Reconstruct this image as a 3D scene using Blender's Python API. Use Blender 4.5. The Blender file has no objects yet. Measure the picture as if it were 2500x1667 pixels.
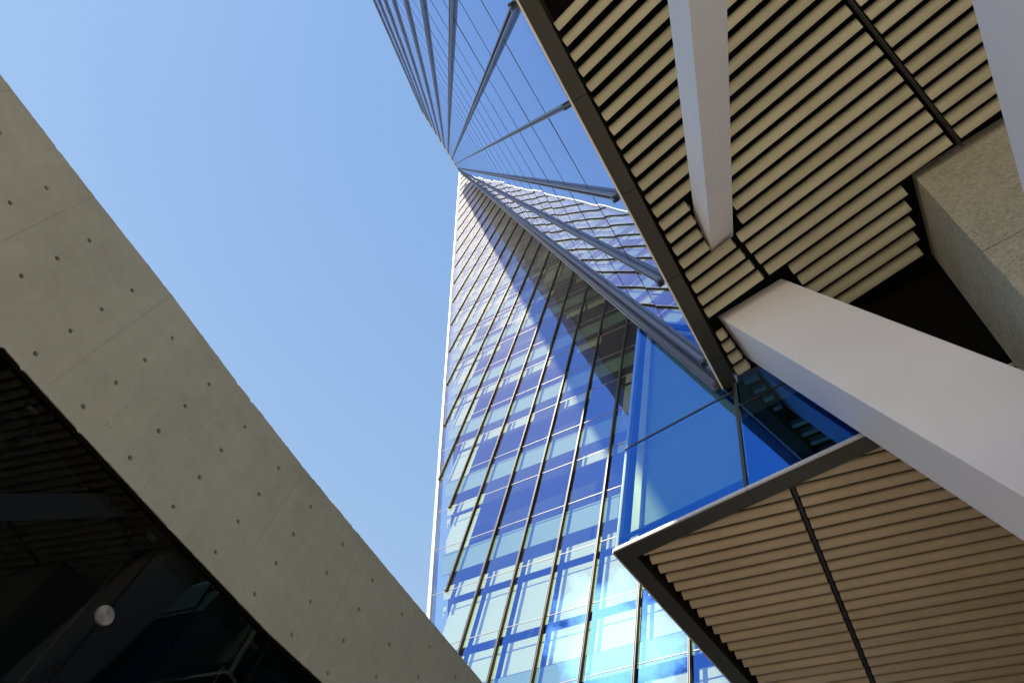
import bpy, bmesh, math, random
from mathutils import Vector, Matrix
random.seed(7)
S = bpy.context.scene
C = bpy.data.collections.new("Place"); S.collection.children.link(C)

# ------------------------------------------------------------------ camera
# the eye stands at the world origin, 1.6 m above the pavement; X and Y run along the two facades
RIGHT = Vector((-0.83446471, -0.51791586, 0.18823342))
DOWN = Vector((0.38481748, -0.79217419, -0.47368297))
FWD = Vector((0.39444158, -0.32283621, 0.86034448))
cam = bpy.data.cameras.new("camera"); camo = bpy.data.objects.new("camera", cam); C.objects.link(camo)
cam.sensor_width = 36.0; cam.lens = 27.003; cam.clip_start = 0.05; cam.clip_end = 3000
m3 = Matrix((RIGHT, -DOWN, -FWD)).transposed()
camo.matrix_world = m3.to_4x4()
S.camera = camo

# ------------------------------------------------------------------ sun, sky, exposure
SUN_TO = Vector((0.2615, 0.5024, 0.8241)).normalized()          # towards the sun
sun = bpy.data.lights.new("sun", 'SUN'); suno = bpy.data.objects.new("sun", sun); C.objects.link(suno)
sun.energy = 4.6; sun.angle = math.radians(0.5); sun.color = (1.0, 0.93, 0.83)
suno.rotation_euler = SUN_TO.to_track_quat('Z', 'Y').to_euler(); suno.location = (0, 0, 60)
W = bpy.data.worlds.new("World"); S.world = W; W.use_nodes = True
nt = W.node_tree; nt.nodes.clear()
wo = nt.nodes.new('ShaderNodeOutputWorld'); bg = nt.nodes.new('ShaderNodeBackground')
sky = nt.nodes.new('ShaderNodeTexSky'); sky.sky_type = 'NISHITA'; sky.sun_disc = False
sky.sun_elevation = math.asin(SUN_TO.z); sky.sun_rotation = math.atan2(SUN_TO.x, SUN_TO.y)
sky.air_density = 1.0; sky.dust_density = 0.25; sky.ozone_density = 1.1
bg.inputs['Strength'].default_value = 0.115
# one cumulus low in the sky behind the viewer (seen only mirrored in the glass)
tc = nt.nodes.new('ShaderNodeTexCoord')
dist = nt.nodes.new('ShaderNodeVectorMath'); dist.operation = 'DISTANCE'; dist.inputs[1].default_value = (0.405, 0.648, 0.645)
rng = nt.nodes.new('ShaderNodeMapRange'); rng.inputs['From Min'].default_value = 0.015; rng.inputs['From Max'].default_value = 0.13
rng.inputs['To Min'].default_value = 1.0; rng.inputs['To Max'].default_value = 0.0
nz = nt.nodes.new('ShaderNodeTexNoise'); nz.inputs['Scale'].default_value = 17; nz.inputs['Detail'].default_value = 9; nz.inputs['Roughness'].default_value = 0.62
mul = nt.nodes.new('ShaderNodeMath'); mul.operation = 'ADD'
sub = nt.nodes.new('ShaderNodeMapRange'); sub.inputs['From Min'].default_value = 0.92; sub.inputs['From Max'].default_value = 1.22
mixc = nt.nodes.new('ShaderNodeMix'); mixc.data_type = 'RGBA'; mixc.inputs['B'].default_value = (21, 20.5, 19.5, 1)
L = nt.links.new
L(tc.outputs['Generated'], dist.inputs[0]); L(dist.outputs['Value'], rng.inputs['Value'])
L(tc.outputs['Generated'], nz.inputs['Vector']); L(nz.outputs['Fac'], mul.inputs[0]); L(rng.outputs['Result'], mul.inputs[1])
L(mul.outputs[0], sub.inputs['Value']); L(sub.outputs['Result'], mixc.inputs['Factor'])
haze = nt.nodes.new('ShaderNodeMix'); haze.data_type = 'RGBA'; haze.inputs['Factor'].default_value = 0.8; haze.inputs['B'].default_value = (1.38, 2.20, 3.58, 1)
sep = nt.nodes.new('ShaderNodeSeparateXYZ'); nt.links.new(tc.outputs['Generated'], sep.inputs[0])
hg = nt.nodes.new('ShaderNodeValToRGB'); hg.color_ramp.elements[0].position = 0.60; hg.color_ramp.elements[0].color = (1.72, 2.55, 3.66, 1)
hg.color_ramp.elements[1].position = 0.97; hg.color_ramp.elements[1].color = (1.06, 1.90, 3.42, 1)
nt.links.new(sep.outputs['Z'], hg.inputs['Fac']); nt.links.new(hg.outputs['Color'], haze.inputs['B'])
L(sky.outputs[0], haze.inputs['A']); L(haze.outputs['Result'], mixc.inputs['A']); L(mixc.outputs['Result'], bg.inputs['Color']); L(bg.outputs[0], wo.inputs[0])
S.view_settings.view_transform = 'Standard'; S.view_settings.look = 'None'
S.view_settings.exposure = 1.02; S.view_settings.gamma = 1.0; S.view_settings.use_curve_mapping = False
S.render.engine = 'CYCLES'
cy = S.cycles
cy.use_denoising = True
cy.max_bounces = 10; cy.diffuse_bounces = 5; cy.glossy_bounces = 6; cy.transparent_max_bounces = 12
cy.sample_clamp_indirect = 6.0; cy.blur_glossy = 0.3

# ------------------------------------------------------------------ materials
def newmat(name):
    m = bpy.data.materials.new(name); m.use_nodes = True
    t = m.node_tree; t.nodes.clear()
    out = t.nodes.new('ShaderNodeOutputMaterial')
    return m, t, out
def noise(t, scale, detail=4, rough=0.55, vec=None, stretch=None):
    tcn = t.nodes.new('ShaderNodeTexCoord'); n = t.nodes.new('ShaderNodeTexNoise')
    n.inputs['Scale'].default_value = scale; n.inputs['Detail'].default_value = detail; n.inputs['Roughness'].default_value = rough
    src = tcn.outputs['Object']
    if stretch:
        mp = t.nodes.new('ShaderNodeMapping'); mp.inputs['Scale'].default_value = stretch
        t.links.new(src, mp.inputs['Vector']); src = mp.outputs['Vector']
    t.links.new(src, n.inputs['Vector'])
    return n
def ramp(t, fac, stops):
    r = t.nodes.new('ShaderNodeValToRGB')
    e = r.color_ramp.elements
    while len(e) < len(stops): e.new(0.5)
    for i, (p, c) in enumerate(stops):
        e[i].position = p; e[i].color = (*c, 1)
    t.links.new(fac, r.inputs['Fac'])
    return r
def paint(name, col, rough=0.5, metal=0.0, vary=0.06, nscale=1.5, bump=0.0, bscale=60, spec=0.5):
    m, t, out = newmat(name)
    p = t.nodes.new('ShaderNodeBsdfPrincipled')
    n = noise(t, nscale, 5)
    lo = tuple(c*(1-vary) for c in col); hi = tuple(min(1, c*(1+vary)) for c in col)
    r = ramp(t, n.outputs['Fac'], [(0.3, lo), (0.7, hi)])
    t.links.new(r.outputs['Color'], p.inputs['Base Color'])
    p.inputs['Roughness'].default_value = rough; p.inputs['Metallic'].default_value = metal
    p.inputs['Specular IOR Level'].default_value = spec
    if bump:
        b = t.nodes.new('ShaderNodeBump'); n2 = noise(t, bscale, 4)
        b.inputs['Strength'].default_value = bump; b.inputs['Distance'].default_value = 0.01
        t.links.new(n2.outputs['Fac'], b.inputs['Height']); t.links.new(b.outputs['Normal'], p.inputs['Normal'])
    t.links.new(p.outputs[0], out.inputs[0])
    return m
def concrete(name, dark, light, pit=0.5, bump=0.25, bscale=9.0, bdist=0.02, pitscale=7.0, grain=0.0):
    m, t, out = newmat(name)
    p = t.nodes.new('ShaderNodeBsdfPrincipled'); p.inputs['Roughness'].default_value = 0.85; p.inputs['Specular IOR Level'].default_value = 0.25
    n1 = noise(t, 0.55, 7, 0.6); n2 = noise(t, 6.0, 6, 0.6)
    a = t.nodes.new('ShaderNodeMix'); a.data_type = 'FLOAT'; a.inputs['Factor'].default_value = 0.4
    t.links.new(n1.outputs['Fac'], a.inputs['A']); t.links.new(n2.outputs['Fac'], a.inputs['B'])
    src = a.outputs['Result']
    if grain:
        n5 = noise(t, 26.0, 3, 0.7); a2 = t.nodes.new('ShaderNodeMix'); a2.data_type = 'FLOAT'; a2.inputs['Factor'].default_value = grain
        t.links.new(src, a2.inputs['A']); t.links.new(n5.outputs['Fac'], a2.inputs['B']); src = a2.outputs['Result']
    r = ramp(t, src, [(0.32, dark), (0.68, light)])
    # scattered bug holes, gathered in a few patches
    tcn = t.nodes.new('ShaderNodeTexCoord')
    v = t.nodes.new('ShaderNodeTexVoronoi'); v.inputs['Scale'].default_value = pitscale
    t.links.new(tcn.outputs['Object'], v.inputs['Vector'])
    n3 = noise(t, 0.9, 3)
    thr = t.nodes.new('ShaderNodeMapRange'); thr.inputs['From Min'].default_value = 0.45; thr.inputs['From Max'].default_value = 0.75
    thr.inputs['To Min'].default_value = 0.02; thr.inputs['To Max'].default_value = 0.11
    t.links.new(n3.outputs['Fac'], thr.inputs['Value'])
    lt = t.nodes.new('ShaderNodeMath'); lt.operation = 'LESS_THAN'
    t.links.new(v.outputs['Distance'], lt.inputs[0]); t.links.new(thr.outputs['Result'], lt.inputs[1])
    f = t.nodes.new('ShaderNodeMath'); f.operation = 'MULTIPLY'; f.inputs[1].default_value = pit
    t.links.new(lt.outputs[0], f.inputs[0])
    mx = t.nodes.new('ShaderNodeMix'); mx.data_type = 'RGBA'; mx.inputs['B'].default_value = (0.05, 0.05, 0.045, 1)
    t.links.new(f.outputs[0], mx.inputs['Factor']); t.links.new(r.outputs['Color'], mx.inputs['A'])
    t.links.new(mx.outputs['Result'], p.inputs['Base Color'])
    b = t.nodes.new('ShaderNodeBump'); b.inputs['Strength'].default_value = bump; b.inputs['Distance'].default_value = bdist
    n4 = noise(t, bscale, 8, 0.65)
    t.links.new(n4.outputs['Fac'], b.inputs['Height']); t.links.new(b.outputs['Normal'], p.inputs['Normal'])
    t.links.new(p.outputs[0], out.inputs[0])
    return m
def coated(name, low, high, tlow, thigh, wave=0.3, wscale=0.5, dust=0.0, dustcol=(0.8, 0.78, 0.8), dpow=5.0, fpow=2.2):
    """sun-control glass: the coating mirrors mostly blue and lets the remaining colours through"""
    m, t, out = newmat(name)
    lw = t.nodes.new('ShaderNodeLayerWeight'); lw.inputs['Blend'].default_value = 0.5
    pw = t.nodes.new('ShaderNodeMath'); pw.operation = 'POWER'; pw.inputs[1].default_value = fpow
    t.links.new(lw.outputs['Facing'], pw.inputs[0])
    cr = ramp(t, pw.outputs[0], [(0.0, low), (1.0, high)])
    ct = ramp(t, pw.outputs[0], [(0.0, tlow), (1.0, thigh)])
    g = t.nodes.new('ShaderNodeBsdfGlossy'); g.inputs['Roughness'].default_value = 0.0
    t.links.new(cr.outputs['Color'], g.inputs['Color'])
    n = noise(t, wscale, 3, 0.5); b = t.nodes.new('ShaderNodeBump'); b.inputs['Strength'].default_value = 1.0
    b.inputs['Distance'].default_value = 0.01*wave
    t.links.new(n.outputs['Fac'], b.inputs['Height']); t.links.new(b.outputs['Normal'], g.inputs['Normal'])
    d = t.nodes.new('ShaderNodeBsdfTransparent'); t.links.new(ct.outputs['Color'], d.inputs['Color'])
    ad = t.nodes.new('ShaderNodeAddShader'); t.links.new(g.outputs[0], ad.inputs[0]); t.links.new(d.outputs[0], ad.inputs[1])
    last = ad
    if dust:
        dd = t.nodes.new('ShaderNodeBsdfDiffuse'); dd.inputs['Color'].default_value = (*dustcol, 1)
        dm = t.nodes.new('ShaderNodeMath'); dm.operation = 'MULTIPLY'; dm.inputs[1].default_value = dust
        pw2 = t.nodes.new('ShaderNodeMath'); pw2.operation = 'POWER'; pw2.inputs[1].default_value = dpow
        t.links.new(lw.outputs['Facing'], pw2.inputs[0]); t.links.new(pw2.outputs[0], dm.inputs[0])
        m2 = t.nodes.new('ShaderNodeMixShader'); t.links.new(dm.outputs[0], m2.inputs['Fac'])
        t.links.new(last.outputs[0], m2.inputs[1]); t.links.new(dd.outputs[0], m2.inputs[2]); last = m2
    t.links.new(last.outputs[0], out.inputs[0])
    return m
def glass(name, low, high, f0, f1, through=None, body=(0.006, 0.009, 0.02), wave=0.3, wscale=0.55, dust=0.0, dustcol=(0.8, 0.78, 0.8)):
    """coated facade glass: mirror share and tint rise towards grazing view; through = tint of a see-through pane"""
    m, t, out = newmat(name)
    lw = t.nodes.new('ShaderNodeLayerWeight'); lw.inputs['Blend'].default_value = 0.5
    pw = t.nodes.new('ShaderNodeMath'); pw.operation = 'POWER'; pw.inputs[1].default_value = 2.6
    t.links.new(lw.outputs['Facing'], pw.inputs[0])
    fr = t.nodes.new('ShaderNodeMapRange'); fr.inputs['To Min'].default_value = f0; fr.inputs['To Max'].default_value = f1
    t.links.new(pw.outputs[0], fr.inputs['Value'])
    cr = ramp(t, pw.outputs[0], [(0.0, low), (1.0, high)])
    g = t.nodes.new('ShaderNodeBsdfGlossy'); g.inputs['Roughness'].default_value = 0.0
    t.links.new(cr.outputs['Color'], g.inputs['Color'])
    if wave:
        n = noise(t, wscale, 1.2, 0.4); b = t.nodes.new('ShaderNodeBump'); b.inputs['Strength'].default_value = 1.0
        b.inputs['Distance'].default_value = 0.01*wave
        t.links.new(n.outputs['Fac'], b.inputs['Height']); t.links.new(b.outputs['Normal'], g.inputs['Normal'])
    if through:
        d = t.nodes.new('ShaderNodeBsdfTransparent'); d.inputs['Color'].default_value = (*through, 1)
    else:
        d = t.nodes.new('ShaderNodeBsdfDiffuse'); d.inputs['Color'].default_value = (*body, 1)
    mx = t.nodes.new('ShaderNodeMixShader')
    t.links.new(fr.outputs['Result'], mx.inputs['Fac']); t.links.new(d.outputs[0], mx.inputs[1]); t.links.new(g.outputs[0], mx.inputs[2])
    last = mx
    if dust:
        dd = t.nodes.new('ShaderNodeBsdfDiffuse'); dd.inputs['Color'].default_value = (*dustcol, 1)
        n = noise(t, 0.35, 5); 
        dm = t.nodes.new('ShaderNodeMath'); dm.operation = 'MULTIPLY'; dm.inputs[1].default_value = dust
        pw2 = t.nodes.new('ShaderNodeMath'); pw2.operation = 'POWER'; pw2.inputs[1].default_value = 5.0
        t.links.new(lw.outputs['Facing'], pw2.inputs[0]); t.links.new(pw2.outputs[0], dm.inputs[0])
        m2 = t.nodes.new('ShaderNodeMixShader'); t.links.new(dm.outputs[0], m2.inputs['Fac'])
        t.links.new(last.outputs[0], m2.inputs[1]); t.links.new(dd.outputs[0], m2.inputs[2]); last = m2
    t.links.new(last.outputs[0], out.inputs[0])
    return m

M = {}
M['pave'] = paint('pale paving', (0.42, 0.35, 0.245), 0.85, 0, 0.12, 0.4, 0.2, 20)
M['conc'] = concrete('fair faced concrete', (0.355, 0.345, 0.275), (0.45, 0.44, 0.355), 0.75, 0.12, 14, 0.01, 9)
def add_streaks(m):
    t = m.node_tree; p = [n for n in t.nodes if n.type == 'BSDF_PRINCIPLED'][0]
    src = p.inputs['Base Color'].links[0].from_socket
    n = noise(t, 1.0, 6, 0.6, stretch=(1, 3.2, 0.22)); n2 = noise(t, 2.2, 4, 0.5, stretch=(1, 0.5, 1.4))
    m_ = t.nodes.new('ShaderNodeMath'); m_.operation = 'MULTIPLY'
    t.links.new(n.outputs['Fac'], m_.inputs[0]); t.links.new(n2.outputs['Fac'], m_.inputs[1])
    r = ramp(t, m_.outputs[0], [(0.16, (0.955, 0.955, 0.95)), (0.36, (1.02, 1.02, 1.01))])
    mx = t.nodes.new('ShaderNodeMix'); mx.data_type = 'RGBA'; mx.blend_type = 'MULTIPLY'; mx.inputs['Factor'].default_value = 1.0
    t.links.new(src, mx.inputs['A']); t.links.new(r.outputs['Color'], mx.inputs['B']); t.links.new(mx.outputs['Result'], p.inputs['Base Color'])
add_streaks(M['conc'])
M['rough'] = concrete('bush hammered concrete', (0.235, 0.225, 0.175), (0.66, 0.63, 0.53), 0.8, 1.0, 24, 0.045, 14, grain=0.55)
M['hole'] = paint('tie hole plug', (0.06, 0.058, 0.05), 0.9)
M['white'] = paint('white column paint', (0.76, 0.735, 0.76), 0.5, 0, 0.035, 0.8, 0.04, 90)
M['trim'] = paint('white edge trim', (0.80, 0.78, 0.76), 0.45)
M['alu'] = paint('satin aluminium', (0.50, 0.49, 0.50), 0.38, 0.35, 0.05, 3)
M['fin'] = paint('grey lilac fin metal', (0.20, 0.19, 0.21), 0.4, 0.3, 0.05, 3)
M['finbronze'] = paint('pale bronze fin edge', (0.34, 0.31, 0.28), 0.45, 0.2, 0.05, 3)
M['line'] = paint('pale transom cap', (0.42, 0.40, 0.38), 0.45, 0.2, 0.05, 3)
M['dark'] = paint('dark bronze', (0.030, 0.028, 0.022), 0.42, 0.0, 0.12, 2)
M['black'] = paint('black void', (0.004, 0.004, 0.004), 0.9, 0, 0.0, 1, 0, 60, 0.1)
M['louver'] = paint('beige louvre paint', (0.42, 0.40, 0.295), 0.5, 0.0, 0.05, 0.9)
M['inside'] = paint('dark interior', (0.012, 0.016, 0.026), 0.8, 0, 0.1, 1, 0, 60, 0.1)
M['spandrel'] = paint('grey green spandrel', (0.21, 0.325, 0.34), 0.7, 0, 0.03, 0.6)
M['blind'] = paint('pale roller blind', (0.64, 0.67, 0.58), 0.8, 0, 0.02, 0.6)
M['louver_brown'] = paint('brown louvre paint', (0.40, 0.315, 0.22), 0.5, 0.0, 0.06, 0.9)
def tone(m, amt):
    t = m.node_tree; p = [n for n in t.nodes if n.type == 'BSDF_PRINCIPLED'][0]
    src = p.inputs['Base Color'].links[0].from_socket
    oi = t.nodes.new('ShaderNodeObjectInfo'); mr = t.nodes.new('ShaderNodeMapRange')
    mr.inputs['To Min'].default_value = 1-amt; mr.inputs['To Max'].default_value = 1+amt
    t.links.new(oi.outputs['Random'], mr.inputs['Value'])
    n = noise(t, 1.1, 5, 0.6); r = ramp(t, n.outputs['Fac'], [(0.3, (0.90, 0.88, 0.86)), (0.62, (1.03, 1.03, 1.03))])
    mx = t.nodes.new('ShaderNodeMix'); mx.data_type = 'RGBA'; mx.blend_type = 'MULTIPLY'; mx.inputs['Factor'].default_value = 1.0
    t.links.new(src, mx.inputs['A']); t.links.new(r.outputs['Color'], mx.inputs['B'])
    vm = t.nodes.new('ShaderNodeVectorMath'); vm.operation = 'SCALE'
    t.links.new(mx.outputs['Result'], vm.inputs[0]); t.links.new(mr.outputs['Result'], vm.inputs['Scale']); t.links.new(vm.outputs[0], p.inputs['Base Color'])
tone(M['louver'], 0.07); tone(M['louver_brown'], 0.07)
M['steel'] = paint('brushed steel', (0.45, 0.41, 0.34), 0.28, 0.9, 0.1, 30)
_t = M['steel'].node_tree; _p = [n for n in _t.nodes if n.type == 'BSDF_PRINCIPLED'][0]
_p.inputs['Anisotropic'].default_value = 0.9
_tg = _t.nodes.new('ShaderNodeTangent'); _tg.direction_type = 'RADIAL'; _tg.axis = 'X'; _t.links.new(_tg.outputs[0], _p.inputs['Tangent'])
M['edgeglass'] = paint('glass edge', (0.35, 0.48, 0.46), 0.2)
M['g_lean'] = glass('blue mirror glass', (0.20, 0.36, 0.74), (0.80, 0.86, 1.0), 0.80, 1.0, wave=0.22, wscale=0.42)
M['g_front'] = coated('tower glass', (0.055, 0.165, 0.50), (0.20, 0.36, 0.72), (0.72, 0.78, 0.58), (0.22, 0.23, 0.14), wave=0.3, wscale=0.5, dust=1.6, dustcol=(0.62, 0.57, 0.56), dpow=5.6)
M['g_wing'] = coated('wing glass', (0.018, 0.115, 0.41), (0.13, 0.27, 0.62), (0.52, 0.62, 0.42), (0.28, 0.30, 0.16), wave=0.12, wscale=0.4, fpow=3.2)
M['g_hall'] = glass('pavilion glass', (0.75, 0.8, 0.8), (0.9, 0.95, 0.95), 0.019, 0.3, through=(0.55, 0.6, 0.58), wave=0.1, wscale=0.4)

# ------------------------------------------------------------------ mesh helpers
class MB:
    def __init__(s): s.v = []; s.f = []; s.mi = []
    def add(s, verts, faces, mi=0):
        o = len(s.v); s.v += [tuple(v) for v in verts]; s.f += [tuple(i+o for i in f) for f in faces]; s.mi += [mi]*len(faces)
    def poly(s, pts, mi=0): s.add(pts, [tuple(range(len(pts)))], mi)
    def prism(s, ring0, ring1, mi=0):
        n = len(ring0)
        fs = [(i, (i+1) % n, n+(i+1) % n, n+i) for i in range(n)]
        fs += [tuple(range(n))[::-1], tuple(range(n, 2*n))]
        s.add(list(ring0)+list(ring1), fs, mi)
    def sweep(s, prof, p0, p1, u, v, mi=0):
        s.prism([p0+u*a+v*b for a, b in prof], [p1+u*a+v*b for a, b in prof], mi)
    def bar(s, p0, p1, u, v, w, d, d0=0.0, off=0.0, mi=0):
        """box from p0 to p1: width w along u (centred on off), depth from d0 to d0+d along v"""
        s.sweep([(off-w/2, d0), (off+w/2, d0), (off+w/2, d0+d), (off-w/2, d0+d)], p0, p1, u, v, mi)
    def build(s, name, mats, parent=None, bevel=0.0, smooth=False):
        me = bpy.data.meshes.new(name); me.from_pydata(s.v, [], s.f)
        for m in (mats if isinstance(mats, (list, tuple)) else [mats]): me.materials.append(m)
        for p, i in zip(me.polygons, s.mi): p.material_index = i
        bm = bmesh.new(); bm.from_mesh(me)
        bmesh.ops.remove_doubles(bm, verts=bm.verts, dist=1e-5)
        bmesh.ops.recalc_face_normals(bm, faces=bm.faces)
        if bevel: bmesh.ops.bevel(bm, geom=[e for e in bm.edges if e.is_manifold], offset=bevel, segments=2, affect='EDGES', profile=0.5)
        bm.to_mesh(me); bm.free(); me.update()
        if smooth:
            for p in me.polygons: p.use_smooth = True
        o = bpy.data.objects.new(name, me); C.objects.link(o)
        if parent: o.parent = parent
        return o
def V(x, y, z): return Vector((x, y, z))
def thing(name, label, cat, group=None):
    o = bpy.data.objects.new(name, None); C.objects.link(o); o['label'] = label; o['category'] = cat
    if group: o['group'] = group
    return o
def tag(o, label, cat, group=None):
    o['label'] = label; o['category'] = cat
    if group: o['group'] = group
    return o
def clip(poly, a, b, c):
    """keep the part of a 2-D polygon with a*x+b*y+c >= 0"""
    out = []
    for i in range(len(poly)):
        p, q = poly[i-1], poly[i]
        dp, dq = a*p[0]+b*p[1]+c, a*q[0]+b*q[1]+c
        if (dp >= 0) != (dq >= 0):
            k = dp/(dp-dq); out.append((p[0]+(q[0]-p[0])*k, p[1]+(q[1]-p[1])*k))
        if dq >= 0: out.append(q)
    return out
def clip_convex(poly, hull):
    """clip by a convex counter-clockwise polygon"""
    for i in range(len(hull)):
        (x0, y0), (x1, y1) = hull[i], hull[(i+1) % len(hull)]
        a, b = -(y1-y0), (x1-x0)
        poly = clip(poly, a, b, -(a*x0+b*y0))
        if not poly: return []
    return poly
def row_hit(hull, o, d):
    """interval of the line o + t d inside a convex polygon (any winding)"""
    ts = []
    for i in range(len(hull)):
        (x0, y0), (x1, y1) = hull[i], hull[(i+1) % len(hull)]
        ex, ey = x1-x0, y1-y0
        den = d[0]*ey-d[1]*ex
        if abs(den) < 1e-9: continue
        t = ((x0-o[0])*ey-(y0-o[1])*ex)/den; u = ((x0-o[0])*d[1]-(y0-o[1])*d[0])/den
        if -1e-6 <= u <= 1+1e-6: ts.append(t)
    return (min(ts), max(ts)) if len(ts) >= 2 else None
def inflate(hull, r):
    cx = sum(p[0] for p in hull)/len(hull); cyy = sum(p[1] for p in hull)/len(hull)
    out = []
    for x, y in hull:
        l = math.hypot(x-cx, y-cyy); out.append((cx+(x-cx)*(l+r)/l, cyy+(y-cyy)*(l+r)/l))
    return out
def subtract(iv, cuts):
    res = [iv]
    for c in cuts:
        if not c: continue
        nr = []
        for a, b in res:
            if c[1] <= a or c[0] >= b: nr.append((a, b)); continue
            if c[0] > a: nr.append((a, c[0]))
            if c[1] < b: nr.append((c[1], b))
        res = nr
    return [r for r in res if r[1]-r[0] > 0.12]

Z1 = 11.5                   # underside of the leaning tower
Z2 = 8.65                   # underside of the lower wing
YF = -13.5                  # plane of the front facade
XC = 9.0                    # plane of the concrete wall
GZ = -1.6

# ------------------------------------------------------------------ ground
g = MB(); g.poly([(-900, -900, GZ), (900, -900, GZ), (900, 900, GZ), (-900, 900, GZ)])
gr = g.build('pavement', M['pave']); gr['kind'] = 'structure'

# ------------------------------------------------------------------ leaning tower
lean = thing('leaning_tower', 'dark blue mirror glass tower that leans out overhead, with louvred soffit underneath', 'building')
HY = V(0.0181, -0.99984, 0)                       # along the lower edge
A0 = V(2.322, 0.268, Z1)
NL = HY.cross(V(0.407, -0.09, 1.0)).normalized()
if NL.x < 0: NL = -NL
def on_lean(y, z):                                # point of the glass plane at (y, z)
    # NL . (p - A0) = 0
    x = A0.x - (NL.y*(y-A0.y)+NL.z*(z-A0.z))/NL.x
    return V(x, y, z)
C_far_low = (13.50, Z1); C_far_top = (-3.008, 110.42); C_near_top = (-11.80, 100.9); C_near_low = (-6.715, Z1)
outline = [C_near_low, C_far_low, C_far_top, C_near_top]          # in (y, z), counter-clockwise seen from outside (+X)
# body behind the glass
b = MB()
def back(p, d): return V(p.x-d, p.y, p.z)
pts = [on_lean(y, z) for y, z in outline]
zlift = 0.55
low = [(outline[0][0]-0.03, Z1+zlift), (outline[1][0]-0.05, Z1+zlift), outline[2], outline[3]]
f0 = [back(on_lean(y, z), 0.12) for y, z in low]
f1 = [V(p.x-24, p.y, p.z) for p in f0]
b.prism(f0, f1)
body = b.build('tower_body', M['black'], lean)
# glazing, pane by pane
def mull_y(i, z):
    y0, k = FINS[i]
    return y0 + k*(z-Z1)
FINS = [(-6.700, -0.0569), (-6.130, -0.0683), (-4.480, -0.0810), (-2.902, -0.0954), (-1.315, -0.1055), (0.250, -0.1133),
        (1.884, -0.1203), (3.563, -0.1281), (5.235, -0.1344), (7.128, -0.1411), (9.120, -0.1483), (11.337, -0.1592), (13.465, -0.1665)]
def line_z(k, y): return 14.07+2.41*k+0.13*(y+1.65+0.1*(2.41*k))
gm = MB(); tr = []
hull = outline
for i in range(len(FINS)-1):
    for k in range(-2, 40):
        def corner(ii, kk):
            z = 14.07+2.41*kk
            for _ in range(6): z = line_z(kk, mull_y(ii, z))
            return (mull_y(ii, z), z)
        q = [corner(i, k), corner(i+1, k), corner(i+1, k+1), corner(i, k+1)]
        q = clip_convex(q, hull)
        if len(q) < 3: continue
        ctr = (sum(p[0] for p in q)/len(q), sum(p[1] for p in q)/len(q))
        ta, tb = random.gauss(0, 0.0010), random.gauss(0, 0.0008)
        vs = []
        for (y, z) in q:
            sy, sz = (0.008 if y < ctr[0] else -0.008), (0.010 if z < ctr[1] else -0.010)
            p = on_lean(y+sy, z+sz) + NL*((y-ctr[0])*ta+(z-ctr[1])*tb)
            vs.append(p)
        gm.poly(vs)
glz = gm.build('glazing', M['g_lean'], lean)
jb = MB(); jb.poly([p-NL*0.03 for p in pts]); jb.build('joint_backing', M['black'], lean)
for k in range(0, 38):
    ya, yb = 14.0, -12.0
    q = clip_convex([(yb, line_z(k, yb)-0.010), (ya, line_z(k, ya)-0.010), (ya, line_z(k, ya)+0.010), (yb, line_z(k, yb)+0.010)], hull)
    if len(q) < 3: continue
    mb = MB(); mb.prism([on_lean(y, z)+NL*0.006 for y, z in q], [on_lean(y, z)-NL*0.01 for y, z in q])
    mb.build('transom', M['dark'], lean)
# fins
def lean_bar(mb, y0, k, za, zb, w, d, d0=0.0, off=0.0, mi=0):
    p0 = on_lean(y0+k*(za-Z1), za); p1 = on_lean(y0+k*(zb-Z1), zb)
    ax = (p1-p0).normalized(); u = NL.cross(ax).normalized()
    mb.bar(p0, p1, u, NL, w, d, d0, off, mi)
def top_z(y0, k):
    # parapet runs from C_near_top to C_far_top
    z = 100
    for _ in range(20):
        y = y0+k*(z-Z1); z = C_near_top[1]+(y-C_near_top[0])/(C_far_top[0]-C_near_top[0])*(C_far_top[1]-C_near_top[1])
    return z+0.5
for i, (y0, k) in enumerate(FINS):
    if i == 0: continue
    f = MB(); zt = top_z(y0, k)
    lean_bar(f, y0, k, Z1+0.10, zt, 0.095, 0.022, 0.0, 0, 1)
    for s in (-1, 1): lean_bar(f, y0, k, Z1+0.16, zt, 0.022, 0.070, 0.0225, s*0.034, 0)
    f.build('mullion', [M['fin'], M['dark']], lean)
    h = MB()
    for s in (-1, 1): lean_bar(h, y0, k, Z1+0.03, Z1+0.155, 0.030, 0.10, 0.045, s*0.036)
    h.build('bracket', M['dark'], lean)
# ridge corner profile
y0, k = FINS[0]
f = MB(); zt = top_z(y0, k)
lean_bar(f, y0, k, Z1+0.02, zt, 0.34, 0.04, 0.0, 0.0, 1)
lean_bar(f, y0, k, Z1+0.10, zt, 0.08, 0.07, 0.042, -0.11, 0)
lean_bar(f, y0, k, Z1+0.10, zt, 0.10, 0.10, 0.042, 0.01, 0)
lean_bar(f, y0, k, Z1+0.10, zt, 0.03, 0.06, 0.042, 0.12, 0)
f.build('corner_profile', [M['fin'], M['dark']], lean)
# parapet rail
p = MB(); a = on_lean(*C_near_top); c2 = on_lean(*C_far_top); ax = (c2-a).normalized()
p.bar(a, c2, V(0, 0, 1), V(1, 0, 0), 0.35, 0.5, -0.45); p.build('parapet', M['alu'], lean)

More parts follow.
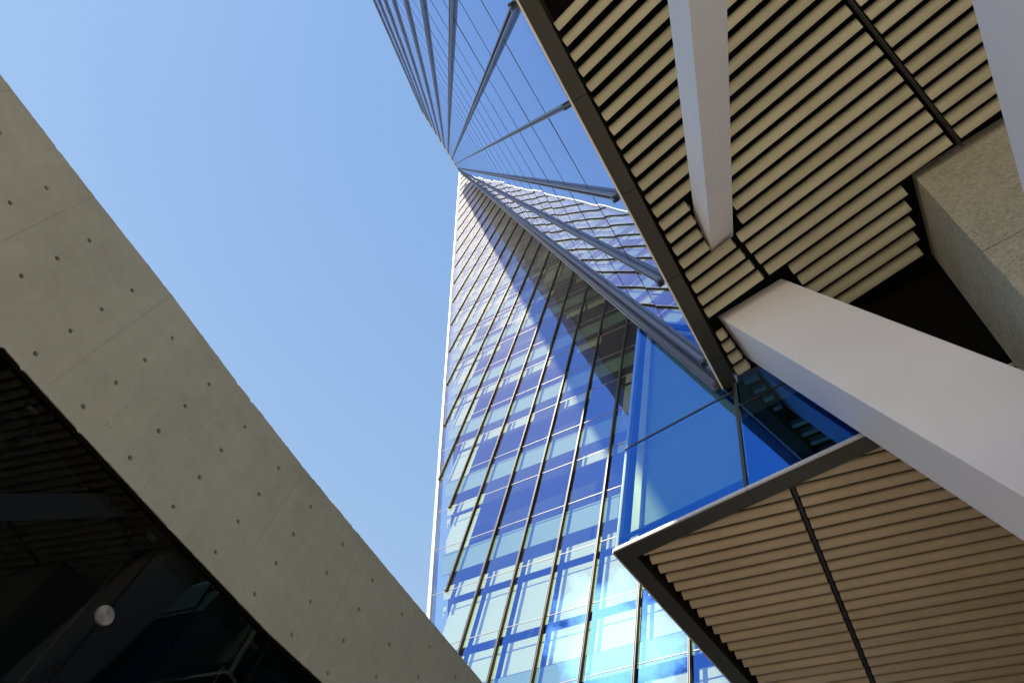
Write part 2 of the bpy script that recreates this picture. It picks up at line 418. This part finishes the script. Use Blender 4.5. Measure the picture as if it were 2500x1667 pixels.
# soffit of the leaning tower
sof = MB(); e0 = on_lean(-6.74, Z1); e1 = on_lean(13.5, Z1)
sof.prism([V(e0.x-0.25, -6.72, Z1+0.34), V(e1.x-0.25, 13.4, Z1+0.34), V(-16, 13.4, Z1+0.34), V(-16, -6.72, Z1+0.34)],
          [V(e0.x-0.25, -6.72, Z1+0.50), V(e1.x-0.25, 13.4, Z1+0.50), V(-16, 13.4, Z1+0.50), V(-16, -6.72, Z1+0.50)])
soffit = sof.build('soffit', M['black'], lean)
# fascia: dark strip in panels with a bright outer lip
fa = MB(); lip = MB()
ys = [-6.73, -6.13, -4.48, -2.90, -1.315, 0.25, 1.884, 3.563, 5.235, 7.128, 9.12, 11.337, 13.46]
for a, c in zip(ys[:-1], ys[1:]):
    p0, p1 = on_lean(a+0.004, Z1), on_lean(c-0.004, Z1)
    fa.prism([p0, p1, V(p1.x-0.245, p1.y, Z1), V(p0.x-0.245, p0.y, Z1)],
             [p0+V(0.04, 0, 0.10), p1+V(0.04, 0, 0.10), V(p1.x-0.245, p1.y, Z1+0.34), V(p0.x-0.245, p0.y, Z1+0.34)])
fa.build('fascia', M['dark'], soffit)
p0, p1 = on_lean(-6.73, Z1), on_lean(13.46, Z1)
lip.bar(p0+V(0.02, 0, 0.004), p1+V(0.02, 0, 0.004), V(1, 0, 0), V(0, 0, 1), 0.03, 0.09)
lip.build('edge_lip', M['trim'], soffit)
# half-round louvres
PROF = []
def louver_profile(w, h):
    pr = [(-w/2, 0.0)]
    n = 9
    for i in range(1, n+1):
        s_ = i/n; a_ = s_*math.pi/2
        pr.append((-w/2+w*math.sin(a_), h*(1-math.cos(a_))))
    pr += [(w/2, h+0.012), (-w/2, h+0.012)]
    return pr
def louvers(parent, z, angle, pitch, p_first, rows, span, cuts, mat='louver', w=0.134, h=0.125):
    th = math.radians(angle); bd = (math.cos(th), math.sin(th)); pd = (-math.sin(th), math.cos(th))
    prof = louver_profile(w, h); nsm = 0
    for r in range(rows):
        pp = p_first - r*pitch
        o = (pd[0]*pp, pd[1]*pp)
        iv = row_hit(span, o, bd)
        if not iv: continue
        cc = []
        for cpoly, mg in cuts:
            hit = row_hit(cpoly, o, bd)
            # a louvre has width: test both of its edges as well
            for dq in (-w/2-0.02, w/2+0.02):
                h2 = row_hit(cpoly, (o[0]+pd[0]*dq, o[1]+pd[1]*dq), bd)
                if h2: hit = (min(hit[0], h2[0]), max(hit[1], h2[1])) if hit else h2
            if hit: cc.append((hit[0]-mg, hit[1]+mg))
        for a, c in subtract(iv, cc):
            u = V(pd[0], pd[1], 0); p0 = V(o[0]+bd[0]*a, o[1]+bd[1]*a, z); p1 = V(o[0]+bd[0]*c, o[1]+bd[1]*c, z)
            mb = MB(); mb.sweep(prof, p0, p1, u, V(0, 0, 1))
            ob = mb.build('louver', M[mat], parent)
            for f_ in ob.data.polygons: f_.use_smooth = len(f_.vertices) == 4
            ob.data.set_sharp_from_angle(angle=math.radians(40))

colA = [(1.487, -3.472), (1.541, -4.230), (1.106, -4.078), (1.052, -3.320)]
colB = [(1.898, -5.532), (1.799, -6.451), (0.638, -6.270), (0.738, -5.351)]
core_fp = [(-1.377, -4.669), (-4.6, -4.165), (-4.45, -5.70), (-1.226, -5.994)]
th1 = math.radians(-13.6)
def bp(bb, pp): return (math.cos(th1)*bb-math.sin(th1)*pp, math.sin(th1)*bb+math.cos(th1)*pp)
trench = [(1.052, -3.35), (1.17, -3.32), (1.10, -5.3), (0.98, -5.3)]
trench = [bp(2.235, -3.85), bp(2.125, -3.85), bp(2.152, -4.95), bp(2.245, -4.95)]
rail = [bp(-0.905, 2.5), bp(-0.985, 2.5), bp(-0.94, -4.7), bp(-0.865, -4.7)]
void = [bp(2.45, -4.93), bp(1.85, -5.62), bp(1.6, -8), bp(-9, -8), bp(-9, -6.02), bp(0.9, -6.02), bp(1.2, -5.4)]
voidA = [bp(1.6, -6.03), bp(-9, -6.03), bp(-9, -9), bp(1.6, -9)]
span = [(2.075, 1.3), (2.04, 0.5), (2.09, -4.0), (2.14, -6.5), (-3.6, -6.5), (-3.6, 1.3)]
louvers(soffit, Z1, -13.6, 0.2305, -1.205+6*0.2305, 31, span,
        [(inflate(colA, 0.10), 0.02), (inflate(colB, 0.10), 0.03), (trench, 0.0), (rail, 0.02), (core_fp, 0.16), (voidA, 0.0)])
rl = MB(); a, c = bp(-0.935, 2.4), bp(-0.915, -4.85)
rl.bar(V(a[0], a[1], Z1+0.02), V(c[0], c[1], Z1+0.02), V(math.cos(th1), math.sin(th1), 0), V(0, 0, 1), 0.022, 0.05, 0, -0.014)
rl.bar(V(a[0], a[1], Z1+0.02), V(c[0], c[1], Z1+0.02), V(math.cos(th1), math.sin(th1), 0), V(0, 0, 1), 0.012, 0.05, 0, 0.012)
rl.build('track', M['dark'], soffit)

# ------------------------------------------------------------------ white columns and the core
def column(top, d, label):
    zt, zb = Z1+0.30, GZ
    r0 = [V(x+d[0]*(zb-Z1), y+d[1]*(zb-Z1), zb) for x, y in top]
    r1 = [V(x+d[0]*(zt-Z1), y+d[1]*(zt-Z1), zt) for x, y in top]
    mb = MB(); mb.prism(r0, r1)
    o = mb.build('support_column', M['white'], None, 0.012)
    return tag(o, label, 'column', 'slanting white columns under the soffit')
column(colA, (0.3692, -1.0056), 'slender white slanting column whose pointed head meets the middle of the beige louvres')
column(colB, (0.4108, -0.056), 'thick white slanting column crossing in front of both louvred soffits, widest of the columns')
# nearest column, only its edge in view
ccd = V(0.20, -0.55, 1.0)
ca = V(-1.162, -1.183, 5.0); cb = V(-1.199, -2.654, 5.5)
dC = (cb-ca)
top = ca+dC*((Z1+0.3-ca.z)/dC.z)
mb = MB()
s0 = ca; s1 = ca+dC*2.2
wv = V(0, -0.32, -0.94)*0.9; tv = V(-0.8, 0, 0)
st, en_ = ca-dC*2.5, ca+dC*5.0
mb.prism([st, st+wv, st+wv+tv, st+tv], [en_, en_+wv, en_+wv+tv, en_+tv])
tag(mb.build('support_column', M['white'], None, 0.012), 'pale white beam nearest the viewer, cut by the right edge of the picture', 'column', 'slanting white columns under the soffit')

cm = MB()
n = len(core_fp)
ci = [(x+(-2.9-x)*0.02, y+(-5.1-y)*0.03) for x, y in core_fp]
cm.prism([V(x, y, GZ) for x, y in core_fp], [V(x, y, 8.775) for x, y in core_fp])
cm.prism([V(x, y, 8.775) for x, y in ci], [V(x, y, 8.80) for x, y in ci])
cm.prism([V(x, y, 8.80) for x, y in core_fp], [V(x, y, Z1+0.33) for x, y in core_fp])
core = cm.build('concrete_core', M['rough'])
# cut shallow joints
tag(core, 'rough grey concrete wall block rising to the soffit behind the thick white column', 'wall')

# ------------------------------------------------------------------ lower wing with triangular glazing
wing = thing('office_wing', 'blue glass triangle wing with brown louvred underside, tucked under the leaning tower', 'building')
KW = 8.65/10.1
WA = V(5.215*KW, -8.148*KW, Z2); WD = V(-0.98947, 0.1441, 0); WN = V(0.1441, 0.98947, 0)
def wp(s, z, out=0.0): return V(WA.x+WD.x*s+WN.x*out, WA.y+WD.y*s+WN.y*out, z)
SM = 2.245                                          # upright between the two lower panes
ZB, ZJ = Z2+0.08, 11.225                            # sill and the joint above the first pane
gl_cells = [[(0.0, ZB), (SM-0.024, ZB), (SM-0.024, ZJ), (0.0, ZJ)], [(0.0, ZJ+0.022), (SM-0.02, ZJ+0.022), (SM-0.02, 20), (0.0, 20)],
            [(SM+0.024, ZB), (4.0, ZB), (4.0, 10.72), (SM+0.024, 10.72)], [(SM+0.024, 10.742), (4.0, 10.742), (4.0, 11.47), (SM+0.024, 11.47)]]
wg = MB()
for q in gl_cells:
    if q[0][0] < 1: q = clip(q, -0.98947, -0.407, WA.x-2.45+0.407*11.5+0.04)
    e = random.gauss(0, 0.0008)
    wg.poly([wp(s_, z_, e*(z_-10)) for s_, z_ in q])
wgl = wg.build('glazing', M['g_wing'], wing)
wb = MB(); wb.bar(wp(SM, ZB), wp(SM, 11.47), WD, WN, 0.05, 0.045, -0.02); wb.build('mullion', M['dark'], wgl)
wb = MB(); wb.bar(wp(0, ZJ+0.011), wp(SM-0.03, ZJ+0.011), V(0, 0, 1), WN, 0.036, 0.03, -0.02); wb.build('transom', M['dark'], wgl)
wb = MB(); wb.bar(wp(SM+0.03, 10.731), wp(4.0, 10.731), V(0, 0, 1), WN, 0.024, 0.03, -0.02); wb.build('transom', M['dark'], wgl)
# post and blind seen through the glass
wb = MB(); wb.bar(wp(0.02, Z2+0.07), wp(0.02, 16.4), WD, WN, 0.05, 0.09, -0.12); wb.build('edge_frame', M['alu'], wing)
wb = MB(); wb.bar(wp(0.30, Z2+0.07), wp(0.30, 16.0), WD, WN, 0.15, 0.08, -0.16); wb.build('inner_post', M['alu'], wing)
wb = MB(); q = clip([(0.36, Z2+0.1), (SM-0.03, Z2+0.1), (SM-0.03, 16), (0.36, 16)], -0.98947, -0.407, WA.x-2.45+0.407*11.5-0.08)
wb.prism([wp(a_, z_, -0.17) for a_, z_ in q], [wp(a_, z_, -0.19) for a_, z_ in q]); wb.build('window_blind', M['spandrel'], wing)
fp = [wp(0.03, 0, -0.65), wp(8.0, 0, -0.65), wp(8.0, 0, -4.2), wp(0.5, 0, -4.2)]
wb = MB(); wb.prism([V(p.x, p.y, Z2+0.36) for p in fp], [V(p.x, p.y, 11.4 if i in (1, 2) else 11.4) for i, p in enumerate(fp)]); wb.build('wing_body', M['inside'], wing)
wb = MB(); fp2 = [wp(0.03, 0, -0.65), wp(2.0, 0, -0.65), wp(2.0, 0, -4.2), wp(0.5, 0, -4.2)]
wb.prism([V(p.x, p.y, 11.41) for p in fp2], [V(p.x, p.y, 16.2) for p in fp2]); wb.build('wing_body', M['inside'], wing)
wb = MB(); wb.bar(wp(0.06, Z2+0.3, -0.13), wp(0.06, 16.2, -0.13), WD, WN, 0.06, -7.0); wb.build('side_wall', M['inside'], wing)
def ring(s_, o, z): return V(WA.x+WD.x*s_-WN.x*o, WA.y+WD.y*s_-WN.y*o, z)
bs = MB()
bs.prism([ring(0.05, 0.05, Z2+0.30), ring(8.5, 0.05, Z2+0.30), ring(8.5, 11, Z2+0.30), ring(0.05, 11, Z2+0.30)],
         [ring(0.05, 0.05, Z2+0.355), ring(8.5, 0.05, Z2+0.355), ring(8.5, 11, Z2+0.355), ring(0.05, 11, Z2+0.355)])
wsof = bs.build('soffit', M['black'], wing)
fw = MB(); w_ = 0.244
segs = [(0.0, SM), (SM+0.007, 4.6), (4.607, 8.5)]
for i, (a, c) in enumerate(segs):
    ai = a+(w_ if i == 0 else 0)
    fw.prism([ring(a, 0, Z2), ring(c, 0, Z2), ring(c, w_, Z2), ring(ai, w_, Z2)], [ring(a, 0, Z2+0.026), ring(c, 0, Z2+0.026), ring(c, w_, Z2+0.026), ring(ai, w_, Z2+0.026)])
fw.prism([ring(0, 0, Z2), ring(w_, w_, Z2), ring(w_, 11, Z2), ring(0, 11, Z2)], [ring(0, 0, Z2+0.026), ring(w_, w_, Z2+0.29), ring(w_, 11, Z2+0.29), ring(0, 11, Z2+0.026)])
fw.build('fascia', M['dark'], wsof)
lw_ = MB()
for a, c in segs: lw_.bar(ring(a, 0, Z2+0.002), ring(c, 0, Z2+0.002), V(0, 0, 1), WN, 0.064, 0.026, 0.0, 0.032)
lw_.bar(ring(-0.026, 0, Z2+0.002), ring(-0.026, 11, Z2+0.002), V(0, 0, 1), -WD, 0.064, 0.026, -0.026, 0.032)
lw_.build('edge_strip', M['alu'], wsof)
th2 = math.radians(4.9)
def bp2(bb, pp): return (math.cos(th2)*bb-math.sin(th2)*pp, math.sin(th2)*bb+math.cos(th2)*pp)
rail2 = [bp2(x*KW, y*KW) for x, y in ((1.325, -4), (1.225, -4), (1.245, -15), (1.345, -15))]
def rp(s_, o):
    q = ring(s_, o, 0); return (q.x, q.y)
span2 = [rp(0.36, 0.17), rp(8.3, 0.17), rp(8.3, 8.4), rp(0.36, 8.4)]
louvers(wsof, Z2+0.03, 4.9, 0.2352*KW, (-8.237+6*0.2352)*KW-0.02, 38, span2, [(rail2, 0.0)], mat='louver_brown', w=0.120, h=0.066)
rl = MB(); a, c = bp2(1.275*KW, -6.7), bp2(1.300*KW, -13.5)
for off in (-0.011, 0.012):
    rl.bar(V(a[0], a[1], Z2+0.015), V(c[0], c[1], Z2+0.015), V(math.cos(th2), math.sin(th2), 0), V(0, 0, 1), 0.014, 0.05, 0, off)
rl.build('track', M['dark'], wsof)
blocker = MB(); blocker.prism([wp(4.05, Z2+0.25), wp(9.5, Z2+0.25), wp(9.5, Z2+0.25, -0.3), wp(4.05, Z2+0.25, -0.3)], [wp(4.05, Z1+0.33), wp(9.5, Z1+0.33), wp(9.5, Z1+0.33, -0.3), wp(4.05, Z1+0.33, -0.3)])  # black panel standing in for the darkness of the open recess
blocker.build('void_panel', M['black'], wing)
blocker = MB(); blocker.prism([V(-0.35, -16, GZ), V(-0.75, -8.2, GZ), V(-9, -6.4, GZ), V(-9, -15, GZ)], [V(-0.35, -16, Z2+0.28), V(-0.75, -8.2, Z2+0.28), V(-9, -6.4, Z2+0.28), V(-9, -15, Z2+0.28)])  # unseen blocks, added to keep bounced light off the soffit's right side
blocker.prism([V(-0.7, -8.2, GZ), V(2.6, -7.6, GZ), V(2.7, -8.0, GZ), V(-0.7, -8.6, GZ)], [V(-0.7, -8.2, 2.6), V(2.6, -7.6, 2.6), V(2.7, -8.0, 2.6), V(-0.7, -8.6, 2.6)])
blocker.build('bounce_blocker', M['inside'], wing)

# ------------------------------------------------------------------ front tower
tow = thing('office_tower', 'tall pale glass office tower with thin upright fins, half in sunlight, behind the blue wing', 'building')
D = 13.5
XL = lambda z: 0.769*D+0.293*z
XR = lambda z: max(2.0, 0.427*z-4.93-1.1)
ZT = 114.0
Z0, ZS = 15.01, 2.383
FX = [4.9, 6.3, 7.70, 9.20, 10.65, 12.10, 13.46, 14.84, 16.24, 17.55, 18.85]
while FX[-1] < 43.0: FX.append(FX[-1]+1.385)
tri = [(2.0, GZ), (XL(GZ), GZ), (XL(ZT), ZT), (XR(ZT), ZT), (2.0, (2.0+6.03)/0.427)]
# tri is counter-clockwise in (x, z)
gm = MB(); sp_parts = []; bl_parts = []
xs = [1.0]+FX+[44.5]
for i in range(len(xs)-1):
    for k in range(-7, 43):
        q = [(xs[i], Z0+ZS*k), (xs[i+1], Z0+ZS*k), (xs[i+1], Z0+ZS*(k+1)), (xs[i], Z0+ZS*(k+1))]
        q = clip_convex(q, tri)
        if len(q) < 3: continue
        cx = sum(p[0] for p in q)/len(q); cz = sum(p[1] for p in q)/len(q)
        ta, tb = random.gauss(0, 0.0022), random.gauss(0, 0.0016)
        gm.poly([V(x, YF+(x-cx)*ta+(z-cz)*tb, z) for x, z in q])
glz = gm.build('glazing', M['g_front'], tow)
# body and interior
bd = MB()
bd.prism([V(x, YF-0.95, z) for x, z in tri], [V(x, YF-14, z) for x, z in tri]); bd.build('tower_body', M['inside'], tow)
hd = MB()
hd.bar(V(XL(GZ), YF, GZ), V(XL(ZT), YF, ZT), V(1, 0, 0), V(0, 1, 0), 0.13, 0.30, -0.24, 0.06); hd.build('edge_trim', M['trim'], tow)
rf = MB(); rf.bar(V(XR(ZT), YF, ZT), V(XL(ZT), YF, ZT), V(0, 0, 1), V(0, 1, 0), 0.2, 0.2, -0.15); rf.build('parapet', M['trim'], tow)
# upright fins
for x in FX:
    zi = (x-0.769*D)/0.293
    k = math.ceil((zi-Z0)/ZS - 0.02)
    za = max(GZ, Z0+ZS*k) if zi > GZ else GZ
    zb = min(ZT, (x+5.4)/0.427)
    if zb-za < 0.5: continue
    f = MB(); p0, p1 = V(x, YF, za), V(x, YF, zb)
    X_, Y_ = V(1, 0, 0), V(0, 1, 0)
    f.bar(p0, p1, X_, Y_, 0.052, 0.12, -0.03, 0, 1)
    for s in (-1, 1): f.bar(p0, p1, X_, Y_, 0.009, 0.016, 0.091, s*0.020, 0)
    f.bar(p0-V(0, 0, 0.05), p0, X_, Y_, 0.10, 0.11, 0.0, 0, 1)
    f.build('mullion', [M['finbronze'], M['dark']], tow)
# floor lines
for k in range(-5, 42):
    z = Z0+ZS*k
    if z < GZ or z > ZT: continue
    t_ = MB(); t_.bar(V(XR(z)+0.0, YF, z), V(XL(z)-0.02, YF, z), V(0, 0, 1), V(0, 1, 0), 0.019, 0.022, -0.012)
    t_.build('transom', M['line'], tow)
# spandrel bands and blinds behind the glass
sb = {}
def quad(mb, x0, x1, z0, z1, y):
    q = clip_convex([(x0, z0), (x1, z0), (x1, z1), (x0, z1)], [(2.05, GZ), (XL(GZ)-0.25, GZ), (XL(ZT)-0.2, ZT), (XR(ZT)+0.05, ZT), (2.05, 18.9)])
    if len(q) >= 3: mb.prism([V(x, y, z) for x, z in q], [V(x, y-0.02, z) for x, z in q]); return True
    return False
for k in range(-2, 42):
    z = Z0+ZS*k
    if k % 2 == 0 and k >= 2:
        mb = MB()
        if quad(mb, 2.1, 60, z-1.32, z-0.16, YF-0.16): mb.build('spandrel', M['spandrel'], tow)
mb = MB(); quad(mb, 2.1, 60, 12.66, 13.42, YF-0.16); mb.build('spandrel', M['spandrel'], tow)
rest = MB()
for i in range(len(xs)-1):
    x0, x1 = xs[i], xs[i+1]
    for k in range(-1, 41):
        z = Z0+ZS*k
        lit_low = k <= 1
        if k % 2 == 0 and k > 1: continue            # k odd: the glass below line k+1 ends at a blind head
        if k == 0: spans = [(13.62, Z0-0.26)]
        elif k == -1: spans = [(7.0, 12.40)]
        elif k == 1: spans = [(Z0+0.07, Z0+ZS-0.30), (Z0+ZS+0.03, Z0+2*ZS-1.72)]
        else:
            head = z+ZS-1.72
            r = random.random()
            corner_bay = abs(x1-XL(z)) < 1.6 or (x0 < XL(z) < x1)
            drop = 2.45 if (corner_bay and r < 0.75) else (0.62 if r < 0.45 else (1.3 if r < 0.55 else (2.5 if r < 0.63 else 0.0)))
            if k >= 12 and r > 0.4: drop = 2.0
            spans = []
            if drop > 0:
                if drop <= 0.62: spans = [(z+0.05, head)]
                else: spans = [(z+0.05, head), (max(z-drop, z-ZS+0.1), z-0.20)]
        for (za, zb) in spans:
            if k <= 9 or True:
                mbx = MB()
                if quad(mbx, x0+0.13, x1-0.06, za, zb, YF-0.34): bl_parts.append(mbx)
bl_parts.sort(key=lambda m_: min(v[2] for v in m_.v))
for mbx in bl_parts[:95]: mbx.build('window_blind', M['blind'], tow)
rest = MB()
for mbx in bl_parts[95:]: rest.add(mbx.v, mbx.f)
ro = rest.build('window_blind', M['blind'], tow); ro['kind'] = 'stuff'

# ------------------------------------------------------------------ concrete pavilion on the left
pav = thing('concrete_pavilion', 'low building with a board of smooth grey concrete over dark frameless glazing', 'building')
GP = GZ/0.9556
lower = [(14, 6.93), (4, 6.95), (0.214, 6.945), (-0.811, 6.925), (-3.025, 6.924), (-5.152, 6.955), (-6.444, 7.06), (-8.5, 7.3), (-11.2, 7.75)]
upper = [(-11.2, 9.72), (-9.89, 9.696), (-6.8, 9.647), (-4.169, 9.625), (-2.351, 9.68), (-0.554, 9.79), (1.276, 9.83), (2.433, 9.88), (3.279, 9.91), (6, 9.97), (14, 10.15)]
def rough_line(pts, amp, step=0.05):
    out = []
    for (a, b), (c, d) in zip(pts[:-1], pts[1:]):
        n = max(1, int(math.hypot(c-a, d-b)/step))
        for j in range(n):
            t = j/n
            e = random.gauss(0, amp) if random.random() < 0.5 else 0
            if random.random() < 0.04: e -= abs(random.gauss(0, amp*3.5))
            out.append((a+(c-a)*t, b+(d-b)*t+e))
    out.append(pts[-1]); return out
lo = [(y, z+(z-z)) for y, z in rough_line(lower, 0.004)]
up = rough_line(upper, 0.005)
prof = lo+up
wm = MB(); wm.prism([V(XC, y, z) for y, z in prof], [V(XC+0.5, y, z) for y, z in prof])
wall = wm.build('concrete_wall', [M['conc'], M['hole']], pav)
# cut tie holes and fine panel joints
cut = bmesh.new()
def cyl(y, z, r, depth):
    mat = Matrix.Translation((XC+depth/2-0.05, y, z)) @ Matrix.Rotation(math.pi/2, 4, 'Y')
    bmesh.ops.create_cone(cut, cap_ends=True, segments=20, radius1=r*1.15, radius2=r*0.8, depth=depth+0.10, matrix=mat)
TY = [-0.135-0.8955*i for i in range(-4, 13)]
for j, z in enumerate((7.22, 7.865, 8.515, 9.185)):
    for i, y in enumerate(TY):
        yy = y-0.01*j
        if yy < -10.6: continue
        cyl(yy+random.gauss(0, 0.008), z+random.gauss(0, 0.008)+(0.0 if yy > -6 else (-6-yy)*0.018), 0.035+random.random()*0.005, random.choice((0.08, 0.12, 0.14)))
for y in (-0.02+1.27+1.79*2, 1.25+1.79, 1.25, -0.54, -2.34, -4.17, -5.96, -7.75, -9.54):
    bmesh.ops.create_cube(cut, size=1.0, matrix=Matrix.Translation((XC, y, 8.4)) @ Matrix.Diagonal((0.010, 0.004, 4.5, 1)))
cme = bpy.data.meshes.new('cutter'); cut.to_mesh(cme); cut.free()
co = bpy.data.objects.new('cutter', cme); C.objects.link(co)
md = wall.modifiers.new('cut', 'BOOLEAN'); md.operation = 'DIFFERENCE'; md.object = co; md.solver = 'EXACT'
dg = bpy.context.evaluated_depsgraph_get(); dg.update()
nm = bpy.data.meshes.new_from_object(wall.evaluated_get(dg), depsgraph=dg)
wall.modifiers.clear(); wall.data = nm
bpy.data.objects.remove(co)
# glazing below: panes, fins, disc fixings
joints = [8.0, 5.79, 3.58, 1.37, -0.842, -3.07, -5.26, -7.47, -9.68]
for a, c in zip(joints[:-1], joints[1:]):
    mb = MB(); a_, c_ = a-0.018, c+0.018
    mb.poly([V(XC+0.07, a_, GP), V(XC+0.07, c_, GP), V(XC+0.07, c_, 6.935 if c_ > -5 else 7.2), V(XC+0.07, a_, 6.935 if a_ > -5 else 7.0)])
    mb.build('glass_pane', M['g_hall'], pav)
for y in joints[1:-1]:
    mb = MB(); mb.bar(V(XC+0.075, y, GP), V(XC+0.075, y, 6.90), V(0, 1, 0), V(1, 0, 0), 0.05, 0.012); mb.build('joint_seal', M['black'], pav)
for y in joints[2:-1]:
    mb = MB(); mb.bar(V(XC+0.09, y, GP), V(XC+0.09, y, 6.70), V(0, 1, 0), V(1, 0, 0), 0.019, 0.78)
    mb.build('glass_fin', M['g_hall'], pav)
    mb = MB(); mb.bar(V(XC+0.87, y, GP), V(XC+0.87, y, 6.70), V(0, 1, 0), V(1, 0, 0), 0.019, 0.006)
    mb.build('fin_edge', M['edgeglass'], pav)
    for zc in (2.2, 5.50):
        bm = bmesh.new()
        bmesh.ops.create_cone(bm, cap_ends=True, segments=48, radius1=0.125, radius2=0.118, depth=0.03, matrix=Matrix.Rotation(-math.pi/2, 4, 'Y'))
        bmesh.ops.create_cone(bm, cap_ends=True, segments=16, radius1=0.012, radius2=0.010, depth=0.006, matrix=Matrix.Translation((-0.018, 0, 0)) @ Matrix.Rotation(-math.pi/2, 4, 'Y'))
        me = bpy.data.meshes.new('glass_fixing'); bm.to_mesh(me); bm.free(); me.materials.append(M['steel'])
        o = bpy.data.objects.new('glass_fixing', me); C.objects.link(o); o.parent = pav; o.location = (XC+0.05, y, zc)
    mb = MB(); mb.bar(V(XC+0.10, y+0.10, 6.72), V(XC+0.10, y+0.24, 6.72), V(0, 0, 1), V(1, 0, 0), 0.05, 0.05); mb.build('clamp', M['dark'], pav)
for (ya, za), (yb, zb) in zip(lower[:-1], lower[1:]):
    mb = MB(); mb.prism([V(XC+0.012, ya, za-0.035), V(XC+0.6, ya, za-0.035), V(XC+0.6, ya, za-0.008), V(XC+0.012, ya, za-0.008)],
                        [V(XC+0.012, yb, zb-0.035), V(XC+0.6, yb, zb-0.035), V(XC+0.6, yb, zb-0.008), V(XC+0.012, yb, zb-0.008)])
    mb.build('head_frame', M['black'], pav)
# the dark hall behind
hb = MB()
hb.prism([V(XC+0.5, -11.2, 6.97), V(XC+0.5, 14, 6.97), V(24, 14, 6.97), V(24, -11.2, 6.97)], [V(XC+0.5, -11.2, 7.5), V(XC+0.5, 14, 7.5), V(24, 14, 7.5), V(24, -11.2, 7.5)])
hb.build('roof_slab', M['inside'], pav)
hb = MB()
hb.prism([V(24, -11.2, GP), V(24, 14, GP), V(24.3, 14, GP), V(24.3, -11.2, GP)], [V(24, -11.2, 6.96), V(24, 14, 6.96), V(24.3, 14, 6.96), V(24.3, -11.2, 6.96)])
for yy in (-11.4, 14.0):
    hb.prism([V(XC+0.5, yy, GP), V(24, yy, GP), V(24, yy+0.2, GP), V(XC+0.5, yy+0.2, GP)], [V(XC+0.5, yy, 6.96), V(24, yy, 6.96), V(24, yy+0.2, 6.96), V(XC+0.5, yy+0.2, 6.96)])
hb.build('hall_wall', M['inside'], pav)
pav.scale = (0.9556,)*3          # the whole pavilion stands 8.6 m away
